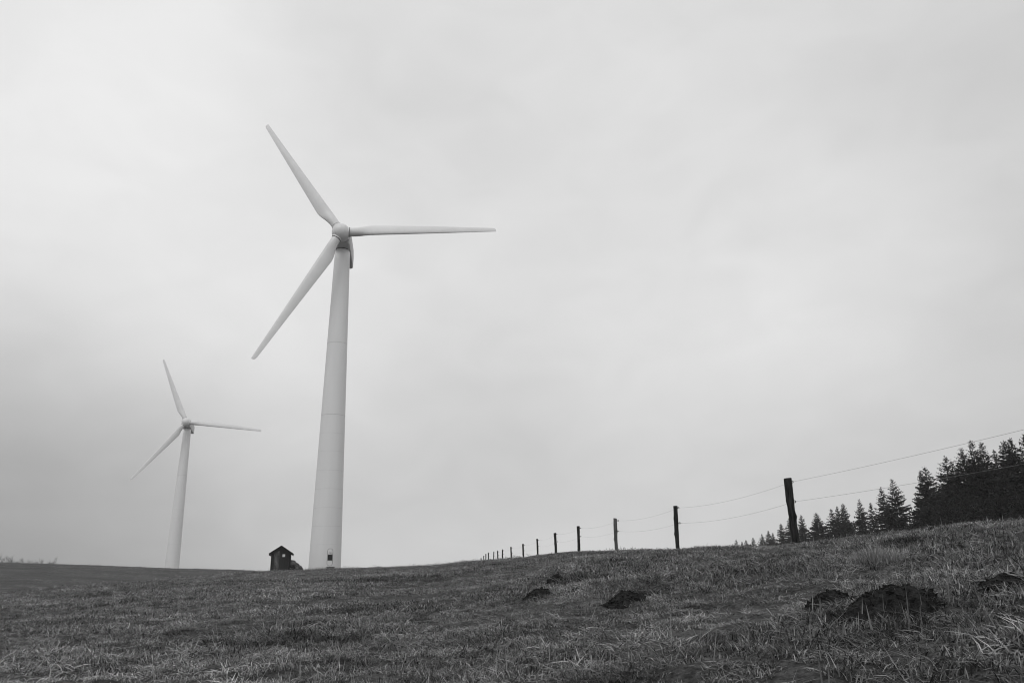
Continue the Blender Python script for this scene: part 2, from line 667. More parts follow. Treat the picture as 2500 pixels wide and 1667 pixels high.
def groove_mesh():
    m = MB()
    m.loft([circ(0.60, 1.225, 32), circ(0.69, 1.23, 32), circ(0.69, 1.28, 32), circ(0.60, 1.29, 32)], False, False)
    return m.mesh('seal', M_DARKMETAL, True)


def nacelle_mesh():
    """local X sideways, Z along the axis towards the wind (rotor at 0), Y up"""
    m = MB()
    secs = []
    for z, w, top, bot, c in ((-0.95, 1.05, 0.95, -1.02, 0.25), (-1.35, 1.16, 1.15, -1.18, 0.22), (-3.2, 1.20, 1.32, -1.26, 0.2), (-6.5, 1.18, 1.30, -1.22, 0.2), (-8.3, 1.06, 1.14, -1.0, 0.25), (-8.6, 0.95, 1.0, -0.88, 0.25)):
        pts = []
        for sx, sy in ((1, -1), (1, 1), (-1, 1), (-1, -1)):
            cx, cy = sx * (w - c), (top - c) if sy > 0 else (bot + c)
            a0 = {(1, -1): -90, (1, 1): 0, (-1, 1): 90, (-1, -1): 180}[(sx, sy)]
            for k in range(5):
                a = math.radians(a0 + 90 * k / 4)
                pts.append((cx + c * math.cos(a), cy + c * math.sin(a), z))
        secs.append(np.array(pts))
    m.loft(secs[::-1], True, True)
    me = m.mesh('nacelle', M_NAC, True)
    me.set_sharp_from_angle(angle=math.radians(35))
    return me


def surf(s, z, off):
    r = tower_r(z, TOWH) + off
    t = s / r
    return np.array([r * math.sin(t), -r * math.cos(t), z])


DZ = 0.55     # door sill height


def door_mesh():
    m = MB()
    out = []
    for k in range(20):
        a = math.pi * k / 19
        out.append((0.33 * math.cos(a), DZ + 1.70 + 0.33 * math.sin(a)))
    for k in range(20):
        a = math.pi + math.pi * k / 19
        out.append((0.33 * math.cos(a), DZ + 0.33 + 0.33 * math.sin(a)))
    v0 = [surf(s, z, -0.02) for s, z in out]
    v1 = [surf(s, z, 0.012) for s, z in out]
    m.loft([np.array(v0), np.array(v1)], False, True)
    d = m.mesh('door', M_TOWER)
    f = MB()
    f.tube([surf(s * 1.08, DZ + 1.015 + (z - DZ - 1.015) * 1.03, 0.012) for s, z in out + [out[0]]], 0.020, 6)
    fr = f.mesh('door_frame', M_FRAME)
    g = MB()
    nx = 8
    for (z0, z1, off) in ((DZ + 0.62, DZ + 1.34, 0.018),):
        r0 = [surf(-0.27 + 0.54 * i / nx, z0, off) for i in range(nx + 1)]
        r1 = [surf(-0.27 + 0.54 * i / nx, z1, off) for i in range(nx + 1)]
        g.loft([np.array(r0), np.array(r1)], False, False, closed=False)
    for i in range(9):
        z = DZ + 0.65 + 0.08 * i
        g.tube([surf(-0.27 + 0.54 * k / nx, z, 0.035) for k in range(nx + 1)], 0.018, 5)
    for sx in (-0.275, 0.275):
        g.tube([surf(sx, DZ + 0.60, 0.03), surf(sx, DZ + 1.36, 0.03)], 0.025, 6)
    gr = g.mesh('vent', M_VENT)
    l = MB()
    c = surf(0.0, DZ + 1.66, 0.09)
    l.box(c, (0.12, 0.09, 0.09))
    la = l.mesh('door_lamp', M_BLADE)
    return d, fr, gr, la


def step_mesh():
    m = MB()
    m.box((0, -2.42, 0.36), (0.42, 0.40, 0.05))
    for sx in (-0.30, 0.30):
        m.box((sx, -2.66, -0.12), (0.05, 0.05, 0.43))
        m.box((sx, -2.16, -0.12), (0.05, 0.05, 0.43))
    m.box((0, -2.90, 0.08), (0.42, 0.08, 0.025))
    m.box((-0.38, -2.84, -0.15), (0.03, 0.03, 0.205)); m.box((0.38, -2.84, -0.15), (0.03, 0.03, 0.205))
    return m.mesh('doorstep', M_DARKMETAL)


def yaw_ring_mesh():
    m = MB()
    m.loft([circ(1.10, TOWH - 0.02, 48), circ(1.16, TOWH, 48), circ(1.16, TOWH + 0.12, 48), circ(1.0, TOWH + 0.13, 48), circ(0.98, TOWH + 0.5, 48)], True, True)
    return m.mesh('yaw_ring', M_DARKMETAL, True)


MESH = dict(tower=tower_mesh(), blade=blade_mesh(), hub=hub_mesh(), collar=collar_mesh(), seal=groove_mesh(),
            nacelle=nacelle_mesh(), doorstep=step_mesh(), yaw_ring=yaw_ring_mesh())
MESH['door'], MESH['door_frame'], MESH['vent'], MESH['door_lamp'] = door_mesh()
OVER = 3.0


def m3(x, y, z, loc):
    return Matrix(((x[0], y[0], z[0], loc[0]), (x[1], y[1], z[1], loc[1]), (x[2], y[2], z[2], loc[2]), (0, 0, 0, 1)))


def turbine(rotor, yaw, phase, door_turn, label):
    n, u, v = rot_axes(math.radians(yaw))
    rotor = np.array(rotor, float); rotor[2] += EYE
    hx = n.copy(); hx[2] = 0; hx /= np.linalg.norm(hx)
    base = rotor - hx * OVER
    base[2] = rotor[2] - HUBH
    root = empty('wind_turbine', base)
    tag(root, label, 'wind turbine', 'wind turbines on the hill')

    def part(name, M, par=root, mesh=None):
        o = bpy.data.objects.new(name, MESH[mesh or name])
        COL.objects.link(o)
        o.parent = par
        o.matrix_local = M
        return o
    toc = math.atan2(-base[0], base[1])      # turn that faces the camera's side of the hill
    R = Matrix.Rotation(toc + math.radians(door_turn), 4, 'Z')
    tw = part('tower', R)
    d = part('door', R)
    part('door_frame', Matrix.Identity(4), d); part('vent', Matrix.Identity(4), d); part('door_lamp', Matrix.Identity(4), d)
    part('doorstep', R)
    part('yaw_ring', Matrix.Identity(4))
    rel = rotor - base
    part('nacelle', m3(-u, v, n, rel))
    h = part('hub', m3(-u, v, n, rel))
    hinv = m3(-u, v, n, rel).inverted()
    for k in range(3):
        a = math.radians(phase - 120 * k)
        b = math.cos(a) * v + math.sin(a) * u
        t = -math.sin(a) * v + math.cos(a) * u
        Mb = m3(t, n, b, rel)
        bl = part('blade', Mb)
        c = part('collar', hinv @ Mb, h)
        part('seal', Matrix.Identity(4), bl)
    return root


T1 = turbine((-23.93, 99.04, 46.47), -6.3, 33.34, 17, 'large white three-bladed wind turbine standing nearest, beside the dark wooden shed')
T2 = turbine((-98.5, 228.1, 45.25), -12.3, 24.5, -50, 'smaller looking white wind turbine farther off at the left, behind the grassy rise')

# ------------------------------------------------------------------ shed and boulders
SY = 93.0
sl = at(661, 1389, SY); sr = at(708, 1389, SY)
sw = (sr[0] - sl[0]) * 0.95
sc_ = (sl + sr) / 2
sz = sc_[2] - 0.15
shed = empty('wooden_shed', (sc_[0] - 0.40, sc_[1] + 1.4, sz), math.radians(14.0))
tag(shed, 'small dark plank shed with gabled roof and one pale window on the hilltop', 'shed')


def build_shed():
    hw, hd = sw / 2, 1.35
    eave = at(661, 1349, SY)[2] - sz
    ridge = at(687, 1331, SY)[2] - sz - 0.12
    pitch = math.atan2(ridge - eave, hw)
    rnd = random.Random(4)
    m = MB()
    # boarded walls: separate boards with small gaps of depth, gables cut to the roof line
    nb = 17
    for y, sgn in ((-hd, -1), (hd, 1)):
        for i in range(nb):
            x0 = -hw + 2 * hw * i / nb; x1 = -hw + 2 * hw * (i + 1) / nb - 0.012
            t = 0.02 + rnd.random() * 0.012
            z0 = eave + (hw - abs(x0)) * math.tan(pitch); z1 = eave + (hw - abs(x1)) * math.tan(pitch)
            yo = y + sgn * t
            m.add([(x0, y, -0.8), (x1, y, -0.8), (x1, y, z1), (x0, y, z0), (x0, yo, -0.8), (x1, yo, -0.8), (x1, yo, z1), (x0, yo, z0)],
                  [(0, 1, 2, 3), (4, 5, 6, 7), (0, 1, 5, 4), (1, 2, 6, 5), (2, 3, 7, 6), (3, 0, 4, 7)])
    for x, sgn in ((-hw, -1), (hw, 1)):
        for i in range(15):
            y0 = -hd + 2 * hd * i / 15; y1 = -hd + 2 * hd * (i + 1) / 15 - 0.012
            t = 0.02 + rnd.random() * 0.012
            m.box((x + sgn * t / 2, (y0 + y1) / 2, (eave - 0.8) / 2), (t / 2, (y1 - y0) / 2, (eave + 0.8) / 2))
    m.build('wall', M_SHED, shed)
    r = MB()
    ov, oy, th = 0.26, 0.30, 0.05
    for s in (-1, 1):
        L_ = (hw + ov) / math.cos(pitch)
        cx = s * (hw + ov) / 2
        cz = ridge + 0.07 - math.tan(pitch) * (hw + ov) / 2
        a = s * pitch
        Rm = np.array([[math.cos(a), 0, math.sin(a)], [0, 1, 0], [-math.sin(a), 0, math.cos(a)]])
        r.box((cx, 0, cz), (L_ / 2, hd + oy, th), Rm)
        # barge boards on the gable ends
        for yy in (-hd - oy - 0.02, hd + oy + 0.02):
            r.box((cx, yy, cz - 0.07), (L_ / 2, 0.018, 0.11), Rm)
    rf = r.build('roof', M_ROOF, shed)
    for s in (-1, 1):
        e = MB()
        e.box((s * (hw + ov - 0.01), 0, ridge + 0.07 - math.tan(pitch) * (hw + ov) - 0.10), (0.03, hd + oy, 0.10))
        e.build('eaves_board', M_ROOF, rf)
    for s in (-1, 1):
        c = MB()
        c.box((s * (hw - 0.04), -hd - 0.05, (eave - 0.9) / 2), (0.07, 0.015, (eave + 0.8) / 2))
        c.build('corner_strip', M_ROOF, shed)  # dark upright strip at each front corner
    wc = at(692.3, 1355.5, SY)
    wx, wz = 0.30 * hw, wc[2] - sz
    f = MB()
    for s in (-1, 1):
        f.box((wx + s * 0.175, -hd - 0.05, wz), (0.022, 0.02, 0.195))
        f.box((wx, -hd - 0.053, wz + s * 0.175), (0.153, 0.02, 0.022))
    w = f.build('window', M_SHED, shed)
    p = MB()
    p.box((wx, -hd - 0.045, wz), (0.153, 0.006, 0.153))
    p.build('pane', M_PANE, w)


build_shed()


def lump(seed, rx, ry, rz, rough=0.22, sub=4):
    import bmesh
    bm = bmesh.new()
    bmesh.ops.create_icosphere(bm, subdivisions=sub, radius=1.0)
    rs = np.random.RandomState(seed)
    pl = rs.normal(size=(9, 3)); pl /= np.linalg.norm(pl, axis=1)[:, None]
    dd = 0.72 + 0.25 * rs.rand(9)
    ph = rs.rand(6) * 6.28
    for v in bm.verts:
        p = np.array(v.co)
        q = 1.0
        for a, d in zip(pl, dd):
            t = p @ a
            if t > d:
                q = min(q, (d / t) * 0.7 + 0.3)
        q *= 1 + rough * 0.25 * (math.sin(5 * p[0] + ph[0]) * math.sin(6 * p[1] + ph[1]) + 0.6 * math.sin(11 * p[2] + ph[2] + 4 * p[0]))
        v.co = (p[0] * q * rx, p[1] * q * ry, p[2] * q * rz)
    me = bpy.data.meshes.new('boulder')
    bm.to_mesh(me); bm.free()
    me.polygons.foreach_set('use_smooth', [True] * len(me.polygons))
    me.materials.append(M_ROCK)
    return me


for i, (px, py, rad, lab) in enumerate([
        (713.5, 1375.5, 0.42, 'largest rounded boulder, at the top of the heap beside the dark shed'),
        (723.5, 1381, 0.36, 'rounded boulder halfway down the slope of the heap by the shed'),
        (717, 1384.5, 0.34, 'boulder at the foot of the heap, under its largest stone'),
        (732, 1385.5, 0.24, 'small round boulder at the outer end of the heap by the shed'),
        (736.5, 1389, 0.17, 'smallest low stone at the far right tip of the boulder heap'),
        (709, 1384, 0.36, 'dark boulder wedged against the foot of the shed wall'),
        (726, 1388, 0.26, 'low boulder at ground level, just left of the small round one')]):
    p = at(px, py, SY + 0.9 + 0.25 * (i % 3))
    o = bpy.data.objects.new('boulder', lump(20 + i, rad * 1.2, rad * 1.1, rad * 1.05))
    o.location = p
    o.rotation_euler = (0.3 * i, 0.5 * i, i * 1.3)
    COL.objects.link(o)
    tag(o, lab, 'boulder', 'boulders heaped beside the shed')

# ------------------------------------------------------------------ fence
# top px, base px, distance ahead, diameter, upper eye, lower eye
FP = [
    ((2778, 955), (2812, 1262), 7.6, 0.14, (2790, 977), (2797, 1077)),
    ((1923, 1167.8), (1944.4, 1318.8), 15.0, 0.137, (1933.8, 1175.7), (1940, 1224)),
    ((1648.6, 1235.2), (1655, 1336.2), 22.3, 0.122, (1656.2, 1239.3), (1659.5, 1276.4)),
    ((1502.1, 1265.5), (1505.5, 1341.7), 29.7, 0.138, (1509, 1270.5), (1509, 1296)),
    ((1412.1, 1284.3), (1412.9, 1345.7), 37.0, 0.126, (1417, 1288.8), (1417.4, 1309)),
    ((1355, 1301), (1356.4, 1348.8), 44.4, 0.134, (1359.5, 1303), (1361, 1321.7)),
    ((1311.2, 1315.2), (1312.6, 1356), 51.8, 0.118, (1314.5, 1318.3), (1315.5, 1333.3)),
    ((1276.9, 1327.6), (1277.6, 1360.5), 59.2, 0.118, (1280, 1330.5), (1280.5, 1343.6)),
    ((1247.6, 1334.8), (1248.3, 1364.3), 66.6, 0.115, (1250, 1337), (1251, 1350.5)),
    ((1226.7, 1341), (1226.9, 1366.7), 74.0, 0.115, None, None),
    ((1215, 1344), (1215.2, 1367.9), 81.4, 0.12, None, None),
    ((1205.5, 1346.2), (1205.5, 1368.5), 88.8, 0.11, None, None),
    ((1192.6, 1348.6), (1192.6, 1370), 96.2, 0.125, None, None),
    ((1186, 1351.7), (1186, 1371), 103.6, 0.12, None, None),
    ((1181, 1356.2), (1181, 1372), 111, 0.115, None, None),
    ((1174.5, 1361.4), (1174.5, 1374), 118.4, 0.115, None, None),
]
PLAB = {1: 'thick dark leaning post with rough bark, nearest of the fence', 2: 'dark straight post, second nearest', 3: 'pale grey weathered post, third nearest',
        5: 'dark post leaning slightly, with its top bent to the left'}
fb = at(1944, 1318, 15.0)
fence = empty('wire_fence', (fb[0], fb[1], hz(fb[0], fb[1])))
tag(fence, 'pasture fence of dark wooden posts with two thin wires running over the hill crest', 'fence')
FO = np.array(fence.location)


def add_post(i, top, base, Y, dia, e1, e2):
    rs = np.random.RandomState(100 + i)
    t = at(*top, Y); b = at(*base, Y)
    d = (t - b) / np.linalg.norm(t - b)
    g = hz(b[0], b[1]) - 0.25
    if b[2] > g:
        b = b - d * ((b[2] - g) / d[2])
    m = MB()
    n, K = 14, 26
    Lh = np.linalg.norm(t - b)
    rings = []
    ph = rs.rand(8) * 6.28
    x = np.array([1.0, 0, 0]) - d * d[0]; x /= np.linalg.norm(x)
    y = np.cross(d, x)
    bend = 0.022 if i in (1, 5) else 0.010
    kn = [(rs.uniform(0.25, 0.9), rs.uniform(0, 6.28), rs.uniform(0.006, 0.016)) for _ in range(4)]
    if i == 1:
        kn = [(0.52, 0.1, 0.018), (0.30, 0.2, 0.010), (0.72, 3.0, 0.008), (0.4, 3.3, 0.010)]
    for k in range(K):
        s = k / (K - 1)
        c = b + d * Lh * s + x * bend * math.sin(3.0 * s + ph[0]) + y * bend * math.sin(2.5 * s + ph[1])
        r0 = dia / 2 * (0.93 + 0.10 * s + 0.05 * math.sin(9 * s + ph[2]))
        row = []
        for j in range(n):
            a = 2 * math.pi * j / n
            r = r0 * (1 + 0.05 * math.sin(2 * a + ph[3]) + 0.035 * math.sin(5 * a + ph[4] + 3 * s) + 0.04 * (rs.rand() - 0.5) * 2)
            for (ks, ka, kh) in kn:
                r += kh * math.exp(-((s - ks) / 0.035) ** 2) * max(0, math.cos(a - ka)) ** 4 * 1.6
            z = 0.012 * math.cos(a + ph[5]) if k == K - 1 else 0
            row.append(c + x * r * math.cos(a) + y * r * math.sin(a) + d * z)
        rings.append(np.array(row) - FO)
    m.loft(rings, False, False)
    # sawn top, slightly rounded over
    top_r = rings[-1]; cc = top_r.mean(0)
    m.loft([top_r, cc + (top_r - cc) * 0.90 + d * 0.008, cc + (top_r - cc) * 0.4 + d * 0.010], False, True)
    o = m.build('post', M_POSTL if i == 3 else M_POST, fence, True, 50)
    if i in PLAB:
        o['label'] = PLAB[i]
    eyes = []
    for q, e in enumerate((e1, e2)):
        if e is None:
            f_ = 0.10 if q == 0 else 0.45
            p = t + (at(*base, Y) - t) * f_
            p = p + x * (dia / 2 + 0.045)
        else:
            p = at(e[0], e[1], Y)
        eyes.append(p)
        w = MB()
        ring = 0.020
        w.torus(p - FO, ring, 0.0075, (0.25, 1.0, 0.1), 16, 6)
        s = np.dot(p - b, d)
        ax = b + d * s
        q0 = ax + (p - ax) * 0.3
        q1 = p + (ax - p) / np.linalg.norm(ax - p) * ring
        w.tube([q0 - FO, q1 - FO], 0.007, 6)
        w.build('insulator', M_INS, o)
    return eyes


ALL = [add_post(i, *a) for i, a in enumerate(FP)]
for q in (0, 1):
    w = MB()
    for a, b in zip(ALL[:-1], ALL[1:]):
        A, B = a[q], b[q]
        sag = 0.014 * np.linalg.norm(A - B) if a is not ALL[0] else 0.004 * np.linalg.norm(A - B)
        pts = [A + (B - A) * s - np.array([0, 0, 1]) * sag * 4 * s * (1 - s) for s in np.linspace(0, 1, 13)]
        w.tube(np.array(pts) - FO, 0.0019, 5)
    w.build('wire', M_WIRE, fence)

# ------------------------------------------------------------------ spruces
def spruce_parts(seed, H, Rb, gap=0.0, pw=0.85):
    """trunk and crown as mesh builders, origin at the foot"""
    rs = np.random.RandomState(seed)
    tr = MB()
    tr.tube([(0, 0, -1.0), (0, 0, H * 0.3), (0.02 * H * 0.1, 0, H * 0.7), (0, 0, H)], [H * 0.014 + 0.05, H * 0.011 + 0.03, H * 0.006 + 0.02, 0.012], 7)
    V, Fc, A = [], [], []
    n = 0
    step = H / (26 + 10 * min(H / 12, 1))
    z = 0.04 * H
    while z < H * 0.985:
        t = z / H
        Lm = Rb * (1 - t) ** pw + 0.007 * H
        nb = max(5, int(round(9 - 3 * t + rs.rand())))
        a0 = rs.rand() * 6.28
        for k in range(nb):
            if rs.rand() < gap * 0.5:
                continue
            a = a0 + 6.283 * k / nb + rs.uniform(-0.5, 0.5)
            L_ = Lm * rs.uniform(0.62, 1.18)
            el = math.radians(-20 + 48 * t ** 2 + rs.uniform(-8, 8))
            dh = np.array([math.cos(a), math.sin(a), 0]); sd_ = np.array([-math.sin(a), math.cos(a), 0])
            z0 = z + rs.uniform(-0.6, 0.6) * step
            ns = max(4, int(L_ / 0.16))
            tone_b = rs.uniform(0.6, 1.35)
            for i in range(ns + 1):
                s = (i + 0.3 * rs.rand()) / ns
                if s < 0.1 or rs.rand() < gap * 0.35:
                    continue
                s = min(s, 1.0)
                # branch sweeps down then turns up at the tip
                p = dh * L_ * s + np.array([0, 0, z0 + math.tan(el) * L_ * s * (1 - 0.2 * s) + 0.12 * L_ * s ** 3])
                tl = (0.36 * L_ * (1 - 0.78 * s) + 0.07) * rs.uniform(0.6, 1.25)
                wd = (0.12 + 0.08 * rs.rand() + 0.04 * L_) * min(1, 0.35 + 2.2 * (1 - t))
                for sg in (-1, 1):
                    dr = dh * rs.uniform(0.55, 0.95) + sd_ * sg * rs.uniform(0.6, 1.0) + np.array([0, 0, rs.uniform(-0.55, 0.12)])
                    dr /= np.linalg.norm(dr)
                    q = np.cross(dr, [0, 0, 1.0]); q /= np.linalg.norm(q) + 1e-9
                    q = q * math.cos(0.6) + np.array([0, 0, math.sin(0.6) * rs.choice([-1, 1])])
                    V += [p - q * wd * 0.5, p + q * wd * 0.5, p + dr * tl * 0.6 + q * wd * 0.42, p + dr * tl, p + dr * tl * 0.6 - q * wd * 0.42]
                    Fc.append((n, n + 1, n + 2, n + 3, n + 4)); n += 5
                    A += [tone_b * rs.uniform(0.8, 1.2)] * 5
                if i == ns:   # tip shoot
                    q = sd_ * wd * 0.45
                    e = p + dh * 0.14 + np.array([0, 0, 0.03])
                    V += [p - q, p + q, e]; Fc.append((n, n + 1, n + 2)); n += 3; A += [tone_b] * 3
                if rs.rand() < 0.55:   # hanging twig under the branch
                    q = (dh * rs.uniform(-1, 1) + sd_ * rs.uniform(-1, 1)); q = q / (np.linalg.norm(q) + 1e-9) * wd * 0.5
                    e = p + np.array([0, 0, -rs.uniform(0.15, 0.38) * (0.4 + 0.6 * min(L_, 1.5))]) + dh * 0.05
                    V += [p - q, p + q, e]; Fc.append((n, n + 1, n + 2)); n += 3; A += [tone_b * 0.9] * 3
        z += step * rs.uniform(0.75, 1.25) * (1.0 - 0.45 * t)
    # leader
    for k in range(10):
        zz = H * (0.94 + 0.05 * k / 10); a = rs.rand() * 6.28
        dr = np.array([math.cos(a), math.sin(a), 1.1]) * (0.16 - 0.010 * k)
        V += [(0, 0.02, zz), (0, -0.02, zz), tuple(np.array([0, 0, zz]) + dr)]; Fc.append((n, n + 1, n + 2)); n += 3; A += [1.0] * 3
    cr = MB()
    cr.v.append(np.array([np.asarray(p, float) for p in V])); cr.f = Fc; cr.a.append(np.array(A)); cr.n = n
    return tr, cr


# top px, distance ahead, half-width/height, gappiness, label
SP = [
    (1796.6, 1316.5, 265, 0.28, 0.1, 'tiny pale spruce farthest along the crest, leftmost of all the conifers'),
    (1811, 1321.5, 262, 0.25, 0.1, 'barely visible spruce tip between the first and third tiny far spruces'),
    (1821, 1317, 255, 0.30, 0.1, 'third tiny far spruce, standing left of the gap in the row'),
    (1838, 1311.5, 245, 0.30, 0.1, 'slim tiny spruce alone in the gap left of the bushier small group'),
    (1859.8, 1303.5, 232, 0.36, 0.1, 'small bushy spruce, left one of the low trio left of the leaning post'),
    (1875.3, 1294.5, 222, 0.30, 0.1, 'tallest spruce in the middle of the low trio left of the leaning post'),
    (1886, 1301, 218, 0.34, 0.1, 'right-hand short spruce of the low trio left of the leaning post'),
    (1906, 1276.5, 200, 0.32, 0.3, 'loose ragged spruce just left of the nearest fence post'),
    (1926, 1263, 190, 0.30, 0.0, 'dense spruce partly hidden behind the nearest leaning fence post'),
    (1955.4, 1257.3, 180, 0.30, 0.0, 'neat pointed spruce just right of the nearest fence post'),
    (1992.2, 1250.5, 170, 0.42, 0.0, 'broad solid spruce standing alone, second right of the nearest post'),
    (2028.6, 1240.5, 160, 0.33, 0.2, 'left spruce of a merged clump, with feathered left-hand branches'),
    (2043, 1235, 164, 0.24, 0.1, 'thin middle tip of the merged clump of three spruces'),
    (2057, 1227.5, 158, 0.30, 0.0, 'dense tallest spruce at the right of the merged clump'),
    (2077, 1275, 156, 0.45, 0.0, 'low rounded spruce at the right foot of the merged clump'),
    (2096.7, 1218.5, 150, 0.27, 0.15, 'slim spruce with even feathered branches standing free past the clump'),
    (2124.8, 1227.5, 148, 0.25, 0.25, 'narrow open spruce between the slim one and the pair'),
    (2150, 1189, 132, 0.28, 0.2, 'shorter left spruce of the pair left of the bare bush'),
    (2177.4, 1167.5, 125, 0.33, 0.45, 'gappy spruce with long drooping branches, right of the pair by the bare bush'),
    (2246, 1146, 112, 0.20, 0.3, 'lower second tip on the left flank of the wood edge spruce'),
    (2257.5, 1136.5, 110, 0.28, 0.2, 'spruce at the left edge of the dark wood, just right of the bare bush'),
    (2306, 1110.5, 104, 0.30, 0.5, 'open see-through spruce with thin arching branches in the wood'),
    (2322.7, 1124, 106, 0.26, 0.3, 'shorter spruce tucked right of the open see-through one'),
    (2346, 1093, 98, 0.27, 0.2, 'spruce forming the left shoulder of the triple peak under the upper wire'),
    (2370, 1074, 95, 0.24, 0.2, 'tallest middle spruce of the triple peak touching the upper wire'),
    (2394.6, 1078.5, 94, 0.27, 0.15, 'rounded right-hand spruce of the triple peak below the upper wire'),
    (2425.5, 1096, 92, 0.22, 0.2, 'small narrow spruce in the notch between the two high groups'),
    (2448.7, 1072, 88, 0.25, 0.2, 'left peak of the twin spruces near the right end of the wood'),
    (2464, 1067, 86, 0.28, 0.1, 'right peak of the twin spruces near the right end of the wood'),
    (2501, 1052, 82, 0.28, 0.2, 'spruce cut by the right edge of the view, highest on the slope'),
]
for i, (px, py, Y, ar, gp, lab) in enumerate(SP):
    top = at(px, py, Y)
    g = hz(top[0], top[1])
    H = max(top[2] - g, 1.5)
    tr, cr = spruce_parts(300 + i, H, H * ar * (1.12 if px < 2230 else 1.38), gp, 0.95)
    root = empty('spruce_tree', (top[0], top[1], g), random.Random(i).uniform(0, 6))
    tag(root, lab, 'spruce tree', 'spruces along the forest edge')
    tr.build('trunk', M_BARK, root, True)
    cr.build('crown', M_NEEDLE, root)

# the dark wood behind and between them
WB = MB()
rs = np.random.RandomState(77)
for k in range(46):
    px = 2235 + 420 * (k / 45) + rs.uniform(-8, 8)
    sk = np.interp(px, [2235, 2300, 2370, 2430, 2500, 2660], [1205, 1150, 1108, 1118, 1090, 1030])
    py = sk + rs.uniform(12, 105)
    Y = np.interp(px, [2235, 2500, 2660], [118, 88, 76]) + rs.uniform(2, 16)
    top = at(px, py, Y)
    g = hz(top[0], top[1])
    H = max(top[2] - g, 2.5)
    tr, cr = spruce_parts(800 + k, H, H * rs.uniform(0.30, 0.42), 0.0, 0.85)
    for b in (tr, cr):
        V = np.concatenate(b.v) + np.array([top[0], top[1], g])
        WB.v.append(V); WB.f += [tuple(q + WB.n for q in f) for f in b.f]; WB.n += len(V)
        WB.a.append(np.concatenate(b.a) if b.a else np.full(len(V), 1.0))
# dark young growth along the foot of the wood
for k in range(24):
    px = 2255 + 275 * k / 23 + rs.uniform(-6, 6)
    Y = np.interp(px, [2110, 2260, 2500], [140, 106, 80]) - rs.uniform(2, 5)
    b0 = at(px, np.interp(px, [2100, 2250, 2500], [1283, 1240, 1215]) + rs.uniform(-12, 12), Y)
    g = hz(b0[0], b0[1])
    tr, b = spruce_parts(900 + k, max(b0[2] - g, 1.2), max(b0[2] - g, 1.2) * 0.5, 0.0, 0.6)
    V = np.concatenate(b.v) + np.array([b0[0], b0[1], g])
    WB.v.append(V); WB.f += [tuple(q + WB.n for q in f) for f in b.f]; WB.n += len(V); WB.a.append(np.concatenate(b.a))
wood = WB.build('spruce_wood', M_NEEDLE)
tag(wood, 'dense dark spruce wood filling the slope behind the edge trees', 'wood', kind='stuff')


# ------------------------------------------------------------------ bare trees and the bare bush
def bare(seed, H, spread, nstem, lean=0.0, r0=0.05, lv=4):
    rs = np.random.RandomState(seed)
    tk, tw = MB(), MB()

    def grow(p, d, L_, r, lev):
        pts = [p]
        dd = d.copy()
        for k in range(3):
            dd = dd + rs.normal(0, 0.14, 3) + np.array([0, 0, 0.05]); dd /= np.linalg.norm(dd)
            pts.append(pts[-1] + dd * L_ / 3)
        (tk if lev == 0 else tw).tube(pts, [r, r * 0.85, r * 0.7, r * 0.55], 4 if lev else 6, False)
        if lev < lv:
            for k in range(rs.randint(3, 5)):
                q = pts[rs.randint(1, 4)]
                a = rs.rand() * 6.28
                nd_ = dd + spread * np.array([math.cos(a), math.sin(a), rs.uniform(-0.1, 0.5)]); nd_ /= np.linalg.norm(nd_)
                grow(q, nd_, L_ * rs.uniform(0.55, 0.78), max(r * 0.6, 0.012), lev + 1)
    for s in range(nstem):
        a = rs.rand() * 6.28
        d = np.array([math.cos(a) * 0.35 * (nstem > 1), math.sin(a) * 0.35 * (nstem > 1), 1.0]); d /= np.linalg.norm(d)
        p = np.array([math.cos(a), math.sin(a), 0]) * 0.25 * (nstem > 1) + np.array([0, 0, -0.4])
        grow(p, d, H * 0.42 * rs.uniform(0.8, 1.1), r0, 0)
    return tk, tw


for i, (px, top, spread, ns, lab) in enumerate([
        (11, 1347, 0.8, 1, 'bare winter tree with a round open crown at the far left edge of the horizon'),
        (26, 1352.5, 0.9, 3, 'bushy bare tree close beside the round-crowned one at the far left'),
        (45, 1361, 0.7, 2, 'small sparse bare sapling left of the low middle bare tree'),
        (60, 1358.5, 0.9, 3, 'low spreading bare tree in the middle of the distant row'),
        (91, 1364.5, 1.0, 4, 'lowest bare bush of the distant row, barely above the grass'),
        (110, 1361.5, 0.6, 1, 'thin bare tree just left of the last leaning bare bush'),
        (132, 1357.5, 0.8, 3, 'last bare bush of the distant row, its twigs leaning right')]):
    Y = 300.0
    p = at(px, top, Y)
    g = hz(p[0], p[1])
    H = max(p[2] - g, 2.5)
    root = empty('bare_tree', (p[0], p[1], g))
    tag(root, lab, 'bare tree', 'bare trees on the far horizon')
    tk, tw = bare(40 + i, H * 0.92, spread, ns, 0, 0.10, 4)
    zt = max(np.concatenate(tw.v)[:, 2].max(), 0.1)
    for b, nm in ((tk, 'trunk'), (tw, 'crown')):
        b.v = [v * np.array([1, 1, H / zt]) for v in b.v]
        b.build(nm, M_TWIG, root)
p = at(2219, 1252, 126)
g = hz(p[0], p[1])
bush = empty('bare_bush', (p[0], p[1], g))
tag(bush, 'pale leafless bush between the gappy spruce and the dark wood', 'bush')
tk, tw = bare(61, 3.0, 0.9, 7, 0, 0.03, 4)
zt = np.concatenate(tw.v)[:, 2].max()
for b, nm in ((tk, 'stem'), (tw, 'twigs')):
    b.v = [v * np.array([1, 1, (p[2] - g) / zt]) for v in b.v]
    b.build(nm, M_SHRUB, bush)

# ------------------------------------------------------------------ molehills
MH = []          # x, y, radius for the grass to keep clear of


